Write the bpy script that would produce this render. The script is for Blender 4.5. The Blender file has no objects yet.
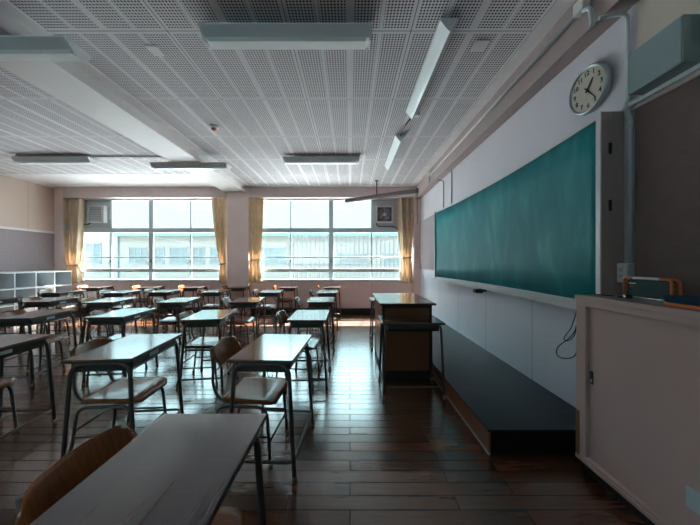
import bpy, bmesh, math, random
from mathutils import Vector, Matrix
random.seed(7)
S = bpy.context.scene
COL = S.collection
PI = math.pi
R = math.radians

# ------------------------------------------------------------------ materials
def new_mat(name):
    m = bpy.data.materials.new(name)
    m.use_nodes = True
    nt = m.node_tree
    b = nt.nodes['Principled BSDF']
    return m, nt, b

def ramp(nt, stops):
    r = nt.nodes.new('ShaderNodeValToRGB')
    e = r.color_ramp.elements
    while len(e) < len(stops):
        e.new(0.5)
    for k, (p, c) in enumerate(stops):
        e[k].position = p
        e[k].color = (c[0], c[1], c[2], 1)
    return r

def paint(name, c, rough=0.5, metal=0.0, var=0.06, scale=6.0, bump=0.0, coat=0.0, spec=0.5, bscale=None):
    m, nt, b = new_mat(name)
    tc = nt.nodes.new('ShaderNodeTexCoord')
    nz = nt.nodes.new('ShaderNodeTexNoise')
    nz.inputs['Scale'].default_value = scale
    nz.inputs['Detail'].default_value = 5
    nt.links.new(tc.outputs['Object'], nz.inputs['Vector'])
    lo = [max(0, x * (1 - var)) for x in c]
    hi = [min(1, x * (1 + var)) for x in c]
    r = ramp(nt, [(0.3, lo), (0.7, hi)])
    nt.links.new(nz.outputs['Fac'], r.inputs['Fac'])
    nt.links.new(r.outputs['Color'], b.inputs['Base Color'])
    b.inputs['Roughness'].default_value = rough
    b.inputs['Metallic'].default_value = metal
    b.inputs['Coat Weight'].default_value = coat
    b.inputs['Specular IOR Level'].default_value = spec
    if bump:
        n2 = nt.nodes.new('ShaderNodeTexNoise')
        n2.inputs['Scale'].default_value = bscale or scale * 20
        nt.links.new(tc.outputs['Object'], n2.inputs['Vector'])
        bp = nt.nodes.new('ShaderNodeBump')
        bp.inputs['Strength'].default_value = bump
        bp.inputs['Distance'].default_value = 0.004
        nt.links.new(n2.outputs['Fac'], bp.inputs['Height'])
        nt.links.new(bp.outputs['Normal'], b.inputs['Normal'])
    return m

def wood(name, c1, c2, stretch=(30, 2.0, 30), rough=0.3, coat=0.2, bump=0.05, nscale=3.0, spec=0.5):
    m, nt, b = new_mat(name)
    tc = nt.nodes.new('ShaderNodeTexCoord')
    mp = nt.nodes.new('ShaderNodeMapping')
    mp.inputs['Scale'].default_value = stretch
    nt.links.new(tc.outputs['Object'], mp.inputs['Vector'])
    nz = nt.nodes.new('ShaderNodeTexNoise')
    nz.inputs['Scale'].default_value = nscale
    nz.inputs['Detail'].default_value = 6
    nz.inputs['Roughness'].default_value = 0.65
    nt.links.new(mp.outputs['Vector'], nz.inputs['Vector'])
    r = ramp(nt, [(0.3, c1), (0.7, c2)])
    nt.links.new(nz.outputs['Fac'], r.inputs['Fac'])
    nt.links.new(r.outputs['Color'], b.inputs['Base Color'])
    b.inputs['Roughness'].default_value = rough
    nt.links.new(mth(nt, 'MINIMUM', mth(nt, 'MULTIPLY', mth(nt, 'MULTIPLY_ADD', nz.outputs['Fac'], 1.2, 0.4), coat), 1.0), b.inputs['Coat Weight'])
    b.inputs['Coat Roughness'].default_value = 0.12
    b.inputs['Specular IOR Level'].default_value = spec
    if bump:
        bp = nt.nodes.new('ShaderNodeBump')
        bp.inputs['Strength'].default_value = bump
        bp.inputs['Distance'].default_value = 0.002
        nt.links.new(nz.outputs['Fac'], bp.inputs['Height'])
        nt.links.new(bp.outputs['Normal'], b.inputs['Normal'])
    return m

def mth(nt, op, a, b=None, c=None):
    n = nt.nodes.new('ShaderNodeMath')
    n.operation = op
    for k, v in enumerate((a, b, c)):
        if v is None:
            continue
        if isinstance(v, (int, float)):
            n.inputs[k].default_value = v
        else:
            nt.links.new(v, n.inputs[k])
    return n.outputs[0]

def floor_mat():
    m, nt, b = new_mat('floor_planks')
    tc = nt.nodes.new('ShaderNodeTexCoord')
    mp = nt.nodes.new('ShaderNodeMapping')
    nt.links.new(tc.outputs['Object'], mp.inputs['Vector'])
    br = nt.nodes.new('ShaderNodeTexBrick')
    br.offset = 0.37
    br.offset_frequency = 2
    br.inputs['Color1'].default_value = (0.098, 0.036, 0.017, 1)
    br.inputs['Color2'].default_value = (0.155, 0.061, 0.030, 1)
    br.inputs['Mortar'].default_value = (0.012, 0.006, 0.004, 1)
    br.inputs['Scale'].default_value = 1.0
    br.inputs['Mortar Size'].default_value = 0.0026
    br.inputs['Mortar Smooth'].default_value = 0.3
    br.inputs['Bias'].default_value = -0.2
    br.inputs['Brick Width'].default_value = 0.92
    br.inputs['Row Height'].default_value = 0.092
    nt.links.new(mp.outputs['Vector'], br.inputs['Vector'])
    m2 = nt.nodes.new('ShaderNodeMapping')
    m2.inputs['Scale'].default_value = (1.6, 22, 1)
    nt.links.new(tc.outputs['Object'], m2.inputs['Vector'])
    nz = nt.nodes.new('ShaderNodeTexNoise')
    nz.inputs['Scale'].default_value = 3
    nz.inputs['Detail'].default_value = 6
    nt.links.new(m2.outputs['Vector'], nz.inputs['Vector'])
    mx = nt.nodes.new('ShaderNodeMixRGB')
    mx.blend_type = 'MULTIPLY'
    mx.inputs[0].default_value = 0.5
    r = ramp(nt, [(0.25, (0.5, 0.48, 0.46)), (0.75, (1.25, 1.2, 1.15))])
    nt.links.new(nz.outputs['Fac'], r.inputs['Fac'])
    nt.links.new(br.outputs['Color'], mx.inputs[1])
    nt.links.new(r.outputs['Color'], mx.inputs[2])
    nt.links.new(mx.outputs[0], b.inputs['Base Color'])
    n3 = nt.nodes.new('ShaderNodeTexNoise')
    n3.inputs['Scale'].default_value = 2.2
    n3.inputs['Detail'].default_value = 4
    nt.links.new(tc.outputs['Object'], n3.inputs['Vector'])
    r3 = ramp(nt, [(0.3, (0.22, 0.22, 0.22)), (0.75, (0.27, 0.27, 0.27))])
    nt.links.new(n3.outputs['Fac'], r3.inputs['Fac'])
    nt.links.new(r3.outputs['Color'], b.inputs['Roughness'])
    inv = mth(nt, 'SUBTRACT', 1.0, br.outputs['Fac'])
    bw = nt.nodes.new('ShaderNodeRGBToBW')
    nt.links.new(br.outputs['Color'], bw.inputs[0])
    pv = mth(nt, 'MULTIPLY_ADD', bw.outputs[0], 4.0, 0.62)      # each plank's own varnish
    pv = mth(nt, 'MULTIPLY', pv, mth(nt, 'MULTIPLY_ADD', nz.outputs['Fac'], 0.5, 0.75))
    pv = mth(nt, 'MINIMUM', pv, 1.0)
    nt.links.new(mth(nt, 'MULTIPLY', inv, pv), b.inputs['Coat Weight'])
    nt.links.new(mth(nt, 'MULTIPLY', inv, 0.6), b.inputs['Specular IOR Level'])
    b.inputs['Coat Roughness'].default_value = 0.16
    sm = mth(nt, 'MULTIPLY', br.outputs['Fac'], -1.0)
    sm = mth(nt, 'MULTIPLY_ADD', nz.outputs['Fac'], 0.02, sm)
    bp = nt.nodes.new('ShaderNodeBump')
    bp.inputs['Strength'].default_value = 0.6
    bp.inputs['Distance'].default_value = 0.002
    nt.links.new(sm, bp.inputs['Height'])
    nt.links.new(bp.outputs['Normal'], b.inputs['Coat Normal'])
    nt.links.new(bp.outputs['Normal'], b.inputs['Normal'])
    return m

def ceiling_mat():
    """perforated acoustic boards: joints, plain margins and round holes"""
    m, nt, b = new_mat('perforated_boards')
    tc = nt.nodes.new('ShaderNodeTexCoord')
    sp = nt.nodes.new('ShaderNodeSeparateXYZ')
    nt.links.new(tc.outputs['Object'], sp.inputs[0])
    X, Y = sp.outputs[0], sp.outputs[1]
    x = mth(nt, 'ADD', X, 100.5)
    u = mth(nt, 'FRACT', x)                                # 0..1 over one metre, joint at 0
    y = mth(nt, 'DIVIDE', mth(nt, 'ADD', Y, 96.1 - 2.298), 0.961)
    v = mth(nt, 'FRACT', y)
    u4 = mth(nt, 'FRACT', mth(nt, 'MULTIPLY', u, 4.0))      # quarter strips
    # distance to joint (u=0), to wide gap (u=.5), to narrow gaps (.25,.75)
    dj = mth(nt, 'MINIMUM', u, mth(nt, 'SUBTRACT', 1.0, u))
    dw = mth(nt, 'ABSOLUTE', mth(nt, 'SUBTRACT', u, 0.5))
    dn = mth(nt, 'ABSOLUTE', mth(nt, 'SUBTRACT', mth(nt, 'ABSOLUTE', mth(nt, 'SUBTRACT', u, 0.5)), 0.25))
    dv = mth(nt, 'MINIMUM', v, mth(nt, 'SUBTRACT', 1.0, v))
    mask = mth(nt, 'GREATER_THAN', dj, 0.028)
    mask = mth(nt, 'MULTIPLY', mask, mth(nt, 'GREATER_THAN', dw, 0.034))
    mask = mth(nt, 'MULTIPLY', mask, mth(nt, 'GREATER_THAN', dn, 0.014))
    mask = mth(nt, 'MULTIPLY', mask, mth(nt, 'GREATER_THAN', dv, 0.022))
    mask = mth(nt, 'MULTIPLY', mask, mth(nt, 'LESS_THAN', X, 1.49))
    # holes
    P = 0.0250
    hx = mth(nt, 'SUBTRACT', mth(nt, 'FRACT', mth(nt, 'DIVIDE', x, P)), 0.5)
    hy = mth(nt, 'SUBTRACT', mth(nt, 'FRACT', mth(nt, 'DIVIDE', mth(nt, 'ADD', Y, 50.0), P)), 0.5)
    d2 = mth(nt, 'ADD', mth(nt, 'MULTIPLY', hx, hx), mth(nt, 'MULTIPLY', hy, hy))
    hole = mth(nt, 'MULTIPLY', mth(nt, 'LESS_THAN', d2, 0.105), mask)
    # joint lines
    jl = mth(nt, 'MULTIPLY', mth(nt, 'LESS_THAN', dj, 0.0035), mth(nt, 'LESS_THAN', X, 1.6))
    jv = mth(nt, 'LESS_THAN', dv, 0.0035)
    line = mth(nt, 'MAXIMUM', jl, jv)
    nz = nt.nodes.new('ShaderNodeTexNoise')
    nz.inputs['Scale'].default_value = 1.3
    nz.inputs['Detail'].default_value = 3
    nt.links.new(tc.outputs['Object'], nz.inputs['Vector'])
    r = ramp(nt, [(0.3, (0.74, 0.71, 0.74)), (0.7, (0.80, 0.77, 0.80))])
    nt.links.new(nz.outputs['Fac'], r.inputs['Fac'])
    m1 = nt.nodes.new('ShaderNodeMixRGB')
    m1.inputs[2].default_value = (0.16, 0.15, 0.15, 1)
    nt.links.new(line, m1.inputs[0])
    nt.links.new(r.outputs['Color'], m1.inputs[1])
    m2 = nt.nodes.new('ShaderNodeMixRGB')
    m2.inputs[2].default_value = (0.05, 0.047, 0.047, 1)
    nt.links.new(hole, m2.inputs[0])
    nt.links.new(m1.outputs[0], m2.inputs[1])
    nt.links.new(m2.outputs[0], b.inputs['Base Color'])
    b.inputs['Roughness'].default_value = 0.75
    b.inputs['Specular IOR Level'].default_value = 0.25
    return m

def board_mat():
    """green enamel with smears of wiped chalk"""
    m, nt, b = new_mat('green_enamel')
    tc = nt.nodes.new('ShaderNodeTexCoord')
    mp = nt.nodes.new('ShaderNodeMapping')
    mp.inputs['Scale'].default_value = (1, 2.4, 0.9)
    nt.links.new(tc.outputs['Object'], mp.inputs['Vector'])
    nz = nt.nodes.new('ShaderNodeTexNoise')
    nz.inputs['Scale'].default_value = 1.9
    nz.inputs['Detail'].default_value = 5
    nz.inputs['Distortion'].default_value = 0.8
    nt.links.new(mp.outputs['Vector'], nz.inputs['Vector'])
    r = ramp(nt, [(0.35, (0.008, 0.20, 0.225)), (0.55, (0.013, 0.245, 0.275)), (0.78, (0.06, 0.34, 0.355))])
    nt.links.new(nz.outputs['Fac'], r.inputs['Fac'])
    nt.links.new(r.outputs['Color'], b.inputs['Base Color'])
    b.inputs['Roughness'].default_value = 0.48
    b.inputs['Specular IOR Level'].default_value = 0.25
    return m

def panel_mat(name, c, rough, axis, period, offset, var=0.03, line=(0.5, 0.5, 0.5), spec=0.5, width=0.004):
    """painted wall panels with straight joints every `period` along axis"""
    m, nt, b = new_mat(name)
    tc = nt.nodes.new('ShaderNodeTexCoord')
    sp = nt.nodes.new('ShaderNodeSeparateXYZ')
    nt.links.new(tc.outputs['Object'], sp.inputs[0])
    a = mth(nt, 'FRACT', mth(nt, 'DIVIDE', mth(nt, 'ADD', sp.outputs[axis], 100 * period - offset), period))
    d = mth(nt, 'MULTIPLY', mth(nt, 'MINIMUM', a, mth(nt, 'SUBTRACT', 1.0, a)), period)
    ln = mth(nt, 'LESS_THAN', d, width)
    nz = nt.nodes.new('ShaderNodeTexNoise')
    nz.inputs['Scale'].default_value = 2.5
    nz.inputs['Detail'].default_value = 4
    nt.links.new(tc.outputs['Object'], nz.inputs['Vector'])
    r = ramp(nt, [(0.3, [x * (1 - var) for x in c]), (0.7, [min(1, x * (1 + var)) for x in c])])
    nt.links.new(nz.outputs['Fac'], r.inputs['Fac'])
    mx = nt.nodes.new('ShaderNodeMixRGB')
    mx.inputs[2].default_value = (c[0] * line[0], c[1] * line[1], c[2] * line[2], 1)
    nt.links.new(ln, mx.inputs[0])
    nt.links.new(r.outputs['Color'], mx.inputs[1])
    nt.links.new(mx.outputs[0], b.inputs['Base Color'])
    b.inputs['Roughness'].default_value = rough
    b.inputs['Specular IOR Level'].default_value = spec
    return m

def glass_mat():
    m = bpy.data.materials.new('window_glass')
    m.use_nodes = True
    nt = m.node_tree
    nt.nodes.clear()
    o = nt.nodes.new('ShaderNodeOutputMaterial')
    t = nt.nodes.new('ShaderNodeBsdfTransparent')
    t.inputs[0].default_value = (0.93, 0.98, 0.98, 1)
    g = nt.nodes.new('ShaderNodeBsdfGlossy')
    g.inputs['Roughness'].default_value = 0.02
    mx = nt.nodes.new('ShaderNodeMixShader')
    mx.inputs[0].default_value = 0.05
    nt.links.new(t.outputs[0], mx.inputs[1])
    nt.links.new(g.outputs[0], mx.inputs[2])
    nt.links.new(mx.outputs[0], o.inputs[0])
    return m

def cloth_mat():
    m = bpy.data.materials.new('cream_curtain_cloth')
    m.use_nodes = True
    nt = m.node_tree
    b = nt.nodes['Principled BSDF']
    o = nt.nodes['Material Output']
    tc = nt.nodes.new('ShaderNodeTexCoord')
    nz = nt.nodes.new('ShaderNodeTexNoise')
    nz.inputs['Scale'].default_value = 9
    nt.links.new(tc.outputs['Object'], nz.inputs['Vector'])
    r = ramp(nt, [(0.3, (0.68, 0.56, 0.42)), (0.7, (0.76, 0.64, 0.50))])
    nt.links.new(nz.outputs['Fac'], r.inputs['Fac'])
    nt.links.new(r.outputs['Color'], b.inputs['Base Color'])
    b.inputs['Roughness'].default_value = 0.9
    b.inputs['Specular IOR Level'].default_value = 0.1
    t = nt.nodes.new('ShaderNodeBsdfTranslucent')
    nt.links.new(r.outputs['Color'], t.inputs[0])
    mx = nt.nodes.new('ShaderNodeMixShader')
    mx.inputs[0].default_value = 0.27
    nt.links.new(b.outputs[0], mx.inputs[1])
    nt.links.new(t.outputs[0], mx.inputs[2])
    nt.links.new(mx.outputs[0], o.inputs[0])
    return m

M = {}
M['floor'] = floor_mat()
M['ceiling'] = ceiling_mat()
M['ceil_plain'] = paint('plain_ceiling_paint', (0.78, 0.75, 0.75), 0.7)
M['wall_white'] = panel_mat('white_wall_panels', (0.70, 0.73, 0.80), 0.45, 1, 0.925, 2.705, line=(0.45, 0.45, 0.5))
M['wall_upper'] = paint('white_upper_wall', (0.64, 0.62, 0.67), 0.55, var=0.03, scale=2)
M['wall_beige'] = paint('beige_upper_wall', (0.62, 0.55, 0.47), 0.55, var=0.03, scale=2)
M['wall_back'] = panel_mat('lilac_wall_panels', (0.86, 0.73, 0.73), 0.5, 0, 1.025, -0.472, line=(0.6, 0.6, 0.6))
M['pillar'] = paint('pinkish_plaster', (0.88, 0.73, 0.70), 0.6, var=0.04, scale=3)
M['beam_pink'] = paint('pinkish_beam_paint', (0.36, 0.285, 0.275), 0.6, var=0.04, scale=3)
M['pelmet'] = paint('pinkish_grey_box_paint', (0.66, 0.55, 0.54), 0.6, var=0.04, scale=3)
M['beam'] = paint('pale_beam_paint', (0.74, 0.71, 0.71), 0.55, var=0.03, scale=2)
M['wall_left'] = panel_mat('beige_upper_panels', (0.62, 0.48, 0.41), 0.55, 1, 0.88, 7.18 - 0.62, line=(0.6, 0.55, 0.5))
M['bulletin'] = paint('greyish_mauve_felt', (0.33, 0.28, 0.30), 0.85, var=0.05, scale=20, bump=0.1)
M['bulletin_dark'] = paint('dark_brown_felt', (0.185, 0.135, 0.125), 0.85, var=0.06, scale=14, bump=0.1)
M['wall_front'] = paint('dim_wall_paint', (0.35, 0.31, 0.28), 0.7)
M['baseboard'] = paint('black_baseboard_vinyl', (0.018, 0.016, 0.016), 0.45)
M['alu'] = paint('grey_window_aluminium', (0.55, 0.66, 0.70), 0.35, metal=0.0, var=0.03)
M['panel_grey'] = paint('grey_infill_panel', (0.50, 0.55, 0.58), 0.5, var=0.03)
M['glass'] = glass_mat()
M['cloth'] = cloth_mat()
M['metal_dark'] = paint('dark_grey_steel_tube', (0.066, 0.056, 0.052), 0.42, metal=0.0, var=0.12, scale=30)
M['tray'] = paint('dark_steel_tray', (0.040, 0.044, 0.045), 0.42, metal=0.2, var=0.1, scale=12)
M['rubber'] = paint('tan_rubber_cap', (0.25, 0.17, 0.10), 0.6)
M['chrome'] = paint('bright_steel', (0.62, 0.63, 0.64), 0.25, metal=0.9)
M['desktop'] = wood('grey_brown_laminate', (0.022, 0.015, 0.017), (0.085, 0.062, 0.064), (44, 1.4, 44), 0.15, 1.0, 0.0, 1.5, 0.75)
M['desktop_b'] = wood('brown_laminate', (0.062, 0.034, 0.024), (0.115, 0.066, 0.047), (40, 1.5, 40), 0.17, 1.0, 0.0, 1.6, 0.7)
M['edge'] = wood('desk_edge_banding', (0.085, 0.042, 0.024), (0.12, 0.062, 0.035), (4, 4, 40), 0.4, 0.1, 0.03)
M['chair_wood'] = wood('varnished_orange_plywood', (0.17, 0.048, 0.014), (0.27, 0.088, 0.027), (3, 26, 3), 0.24, 0.12, 0.0, 3.0, 0.4)
M['chair_wood_b'] = wood('varnished_dark_plywood', (0.10, 0.032, 0.014), (0.17, 0.058, 0.025), (3, 26, 3), 0.24, 0.15, 0.0, 3.0, 0.4)
M['ply'] = wood('plywood_edge', (0.22, 0.11, 0.05), (0.36, 0.2, 0.1), (4, 4, 120), 0.5, 0.1, 0.03)
M['sticker'] = paint('pale_blue_name_sticker', (0.62, 0.72, 0.76), 0.5)
M['lect_top'] = wood('dark_red_brown_laminate', (0.060, 0.024, 0.017), (0.105, 0.046, 0.032), (3, 30, 30), 0.22, 0.3, 0.0)
M['lect_panel'] = wood('brown_veneer', (0.15, 0.054, 0.024), (0.22, 0.085, 0.040), (30, 30, 2.5), 0.35, 0.2, 0.04)
M['lect_dark'] = paint('black_lectern_trim', (0.016, 0.012, 0.011), 0.4)
M['plat_top'] = paint('dark_blue_grey_linoleum', (0.012, 0.014, 0.021), 0.34, var=0.3, scale=4, spec=0.3)
M['plat_side'] = wood('reddish_brown_board', (0.17, 0.052, 0.022), (0.26, 0.090, 0.040), (30, 2, 30), 0.4, 0.15, 0.04)
M['plat_end'] = paint('black_brown_board', (0.009, 0.006, 0.005), 0.6, spec=0.2)
M['green'] = board_mat()
M['frame_alu'] = paint('pale_aluminium_trim', (0.62, 0.62, 0.64), 0.35, metal=0.3, var=0.03)
M['board_end'] = wood('grey_brown_end_panel', (0.38, 0.30, 0.285), (0.43, 0.345, 0.33), (30, 30, 2), 0.5, 0.05, 0.03)
M['tray_white'] = paint('pale_chalk_tray', (0.66, 0.66, 0.67), 0.45, var=0.05, scale=14)
M['cab'] = paint('pinkish_beige_steel', (0.66, 0.47, 0.44), 0.42, var=0.03, scale=2)
M['cab_trim'] = paint('pinkish_beige_trim', (0.66, 0.47, 0.435), 0.4, var=0.03, scale=2)
M['cab_wood'] = wood('worn_brown_stile_foot', (0.22, 0.10, 0.05), (0.32, 0.16, 0.08), (20, 20, 2), 0.5, 0.0, 0.03)
M['cab_top'] = paint('greyish_worktop', (0.20, 0.17, 0.165), 0.3, var=0.08, scale=6)
M['black'] = paint('black_plastic', (0.012, 0.012, 0.013), 0.4)
M['lamp'] = paint('grey_white_lamp_enamel', (0.84, 0.86, 0.88), 0.35, var=0.02)
M['lamp_diff'] = paint('white_lamp_tube_cover', (0.80, 0.86, 0.87), 0.3, var=0.01)
M['speaker'] = paint('grey_teal_steel_box', (0.26, 0.35, 0.36), 0.45, var=0.02)
M['pipe'] = paint('pale_grey_conduit', (0.62, 0.68, 0.70), 0.4, var=0.03)
M['white'] = paint('white_plastic', (0.74, 0.74, 0.73), 0.4, var=0.02)
M['shelf_white'] = paint('white_shelf_board', (0.80, 0.82, 0.84), 0.4, var=0.02)
M['shelf_in'] = paint('brownish_shelf_back', (0.16, 0.115, 0.115), 0.6, var=0.05)
M['fan_white'] = paint('off_white_fan_case', (0.66, 0.66, 0.66), 0.4)
M['fan_dark'] = paint('grey_fan_blade', (0.13, 0.14, 0.15), 0.45)
M['clock_face'] = paint('cream_clock_dial', (0.52, 0.49, 0.41), 0.45, var=0.02)
M['clock_rim'] = paint('brushed_steel_rim', (0.46, 0.52, 0.54), 0.28, metal=0.75, var=0.03)
M['ink'] = paint('black_ink', (0.01, 0.01, 0.012), 0.5)
M['orange'] = paint('orange_plastic', (0.72, 0.18, 0.05), 0.45, var=0.05)
M['teal_dark'] = paint('dark_teal_cloth', (0.012, 0.05, 0.058), 0.6, var=0.1)
M['navy'] = paint('navy_felt', (0.008, 0.045, 0.085), 0.9, var=0.15, scale=40)
M['screen_case'] = paint('brown_grey_screen_case', (0.17, 0.125, 0.125), 0.4, var=0.04)
M['red'] = paint('red_lens', (0.35, 0.03, 0.02), 0.3)
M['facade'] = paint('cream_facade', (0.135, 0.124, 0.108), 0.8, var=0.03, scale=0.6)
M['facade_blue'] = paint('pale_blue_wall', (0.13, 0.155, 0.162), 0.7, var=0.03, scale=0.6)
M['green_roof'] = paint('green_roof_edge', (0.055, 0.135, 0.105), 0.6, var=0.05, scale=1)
M['far_window'] = paint('bluish_window_glass', (0.055, 0.078, 0.085), 0.5, var=0.2, scale=1.5)
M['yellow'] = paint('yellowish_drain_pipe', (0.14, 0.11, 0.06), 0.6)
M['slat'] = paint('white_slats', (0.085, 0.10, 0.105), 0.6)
M['ground'] = paint('pale_concrete', (0.49, 0.49, 0.52), 0.9, var=0.06, scale=0.5)
M['bounce_dimmer'] = paint('dark_bounce_dimmer', (0.12, 0.12, 0.12), 0.9, var=0.1, scale=2)  # dark tone for the added strip that soaks up ground bounce
M['cable'] = paint('dark_cable', (0.05, 0.055, 0.06), 0.6)

# ------------------------------------------------------------------ mesh helpers
class MB:
    def __init__(s):
        s.bm = bmesh.new()
        s.mats = []
        s.cur = 0
    def use(s, m):
        if m not in s.mats:
            s.mats.append(m)
        s.cur = s.mats.index(m)
        return s
    def _tag(s, faces, smooth=False):
        for f in faces:
            f.material_index = s.cur
            f.smooth = smooth
    def box(s, x0, x1, y0, y1, z0, z1, bev=0.0, seg=2):
        t = bmesh.new()
        bmesh.ops.create_cube(t, size=1)
        for v in t.verts:
            v.co = Vector(((x0 + x1) / 2 + v.co.x * (x1 - x0), (y0 + y1) / 2 + v.co.y * (y1 - y0), (z0 + z1) / 2 + v.co.z * (z1 - z0)))
        if bev > 0:
            bmesh.ops.bevel(t, geom=t.edges[:], offset=bev, segments=seg, profile=0.5, affect='EDGES')
        s._merge(t)
        return s
    def _merge(s, t, smooth=False):
        t.verts.index_update()
        vs = [s.bm.verts.new(v.co) for v in t.verts]
        fs = []
        for f in t.faces:
            try:
                fs.append(s.bm.faces.new([vs[v.index] for v in f.verts]))
            except ValueError:
                pass
        s._tag(fs, smooth)
        t.free()
    def prism(s, pts, axis, a0, a1, bev=0.0):
        """pts: 2-D outline in the plane normal to axis, extruded a0..a1"""
        t = bmesh.new()
        def mk(p, a):
            if axis == 0: return (a, p[0], p[1])
            if axis == 1: return (p[0], a, p[1])
            return (p[0], p[1], a)
        lo = [t.verts.new(mk(p, a0)) for p in pts]
        hi = [t.verts.new(mk(p, a1)) for p in pts]
        t.faces.new(lo)
        t.faces.new(hi[::-1])
        n = len(pts)
        for k in range(n):
            t.faces.new((lo[k], hi[k], hi[(k + 1) % n], lo[(k + 1) % n]))
        bmesh.ops.recalc_face_normals(t, faces=t.faces[:])
        if bev > 0:
            bmesh.ops.bevel(t, geom=t.edges[:], offset=bev, segments=2, profile=0.5, affect='EDGES')
        s._merge(t)
        return s
    def tube(s, pts, r, n=10, closed=False):
        pts = [Vector(p) for p in pts]
        N = len(pts)
        rings = []
        up = None
        for k in range(N):
            if closed:
                d = pts[(k + 1) % N] - pts[k - 1]
            elif k == 0:
                d = pts[1] - pts[0]
            elif k == N - 1:
                d = pts[-1] - pts[-2]
            else:
                d = (pts[k + 1] - pts[k]).normalized() + (pts[k] - pts[k - 1]).normalized()
            d.normalize()
            if up is None:
                up = d.orthogonal().normalized()
            else:
                up = (up - d * up.dot(d))
                if up.length < 1e-5:
                    up = d.orthogonal()
                up.normalize()
            sd = d.cross(up)
            rings.append([s.bm.verts.new(pts[k] + (up * math.cos(2 * PI * j / n) + sd * math.sin(2 * PI * j / n)) * r) for j in range(n)])
        fs = []
        for k in range(N if closed else N - 1):
            a, b = rings[k], rings[(k + 1) % N]
            for j in range(n):
                fs.append(s.bm.faces.new((a[j], a[(j + 1) % n], b[(j + 1) % n], b[j])))
        s._tag(fs, True)
        if not closed:
            s._tag([s.bm.faces.new(rings[0][::-1]), s.bm.faces.new(rings[-1])])
        return s
    def cyl(s, c, axis, r, h, n=24, r2=None):
        """disc of radius r, from c along axis by h"""
        a = Vector(axis).normalized()
        u = a.orthogonal().normalized()
        w = a.cross(u)
        c = Vector(c)
        r2 = r if r2 is None else r2
        A = [s.bm.verts.new(c + (u * math.cos(2 * PI * k / n) + w * math.sin(2 * PI * k / n)) * r) for k in range(n)]
        B = [s.bm.verts.new(c + a * h + (u * math.cos(2 * PI * k / n) + w * math.sin(2 * PI * k / n)) * r2) for k in range(n)]
        fs = [s.bm.faces.new((A[k], A[(k + 1) % n], B[(k + 1) % n], B[k])) for k in range(n)]
        s._tag(fs, True)
        s._tag([s.bm.faces.new(A[::-1]), s.bm.faces.new(B)])
        return s
    def lathe(s, c, axis, prof, n=48, closed=False):
        """profile of (radius, height along axis)"""
        a = Vector(axis).normalized()
        u = a.orthogonal().normalized()
        w = a.cross(u)
        c = Vector(c)
        rings = []
        for (r, h) in prof:
            rings.append([s.bm.verts.new(c + a * h + (u * math.cos(2 * PI * k / n) + w * math.sin(2 * PI * k / n)) * r) for k in range(n)])
        fs = []
        L = len(rings)
        for i in range(L if closed else L - 1):
            A, B = rings[i], rings[(i + 1) % L]
            for k in range(n):
                fs.append(s.bm.faces.new((A[k], A[(k + 1) % n], B[(k + 1) % n], B[k])))
        s._tag(fs, True)
        return s
    def sheet(s, P, th=None, smooth=True):
        """grid of points P[i][j]; thickened along normals by th"""
        I, J = len(P), len(P[0])
        V = [[Vector(p) for p in row] for row in P]
        def nrm(i, j):
            du = V[min(i + 1, I - 1)][j] - V[max(i - 1, 0)][j]
            dv = V[i][min(j + 1, J - 1)] - V[i][max(j - 1, 0)]
            return du.cross(dv).normalized()
        top = [[s.bm.verts.new(V[i][j]) for j in range(J)] for i in range(I)]
        fs = []
        for i in range(I - 1):
            for j in range(J - 1):
                fs.append(s.bm.faces.new((top[i][j], top[i + 1][j], top[i + 1][j + 1], top[i][j + 1])))
        if th:
            bot = [[s.bm.verts.new(V[i][j] - nrm(i, j) * th) for j in range(J)] for i in range(I)]
            for i in range(I - 1):
                for j in range(J - 1):
                    fs.append(s.bm.faces.new((bot[i][j], bot[i][j + 1], bot[i + 1][j + 1], bot[i + 1][j])))
        s._tag(fs, smooth)
        if th:
            ed = []
            for i in range(I - 1):
                ed.append((top[i][0], bot[i][0], bot[i + 1][0], top[i + 1][0]))
                ed.append((top[i][-1], top[i + 1][-1], bot[i + 1][-1], bot[i][-1]))
            for j in range(J - 1):
                ed.append((top[0][j], top[0][j + 1], bot[0][j + 1], bot[0][j]))
                ed.append((top[-1][j], bot[-1][j], bot[-1][j + 1], top[-1][j + 1]))
            s._tag([s.bm.faces.new(f) for f in ed])
        return s
    def build(s, name, m=None, parent=None, loc=None):
        if m is not None and not s.mats:
            s.mats = [m]
        me = bpy.data.meshes.new(name)
        bmesh.ops.recalc_face_normals(s.bm, faces=s.bm.faces[:])
        s.bm.to_mesh(me)
        s.bm.free()
        for q in s.mats:
            me.materials.append(q)
        o = bpy.data.objects.new(name, me)
        COL.objects.link(o)
        if loc is not None:
            o.location = loc
        if parent is not None:
            o.parent = parent
        return o

def fillet(pts, r, n=5):
    """round the inner corners of a polyline"""
    pts = [Vector(p) for p in pts]
    out = [pts[0]]
    for k in range(1, len(pts) - 1):
        a, b, c = pts[k - 1], pts[k], pts[k + 1]
        d1, d2 = (a - b), (c - b)
        l = min(r, d1.length * 0.49, d2.length * 0.49)
        p0, p1 = b + d1.normalized() * l, b + d2.normalized() * l
        for i in range(n + 1):
            t = i / n
            out.append(p0 * (1 - t) ** 2 + b * 2 * t * (1 - t) + p1 * t * t)
    out.append(pts[-1])
    return out

def tag(o, label=None, cat=None, group=None, kind=None):
    if label: o['label'] = label
    if cat: o['category'] = cat
    if group: o['group'] = group
    if kind: o['kind'] = kind
    return o

def thing(name, label, cat, loc=(0, 0, 0), rz=0.0, group=None):
    o = bpy.data.objects.new(name, None)
    o.empty_display_size = 0.1
    COL.objects.link(o)
    o.location = loc
    o.rotation_euler = (0, 0, rz)
    return tag(o, label, cat, group)

def struct(mb, name, m=None, parent=None):
    o = mb.build(name, m, parent)
    if parent is None:
        o['kind'] = 'structure'
    return o

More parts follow.
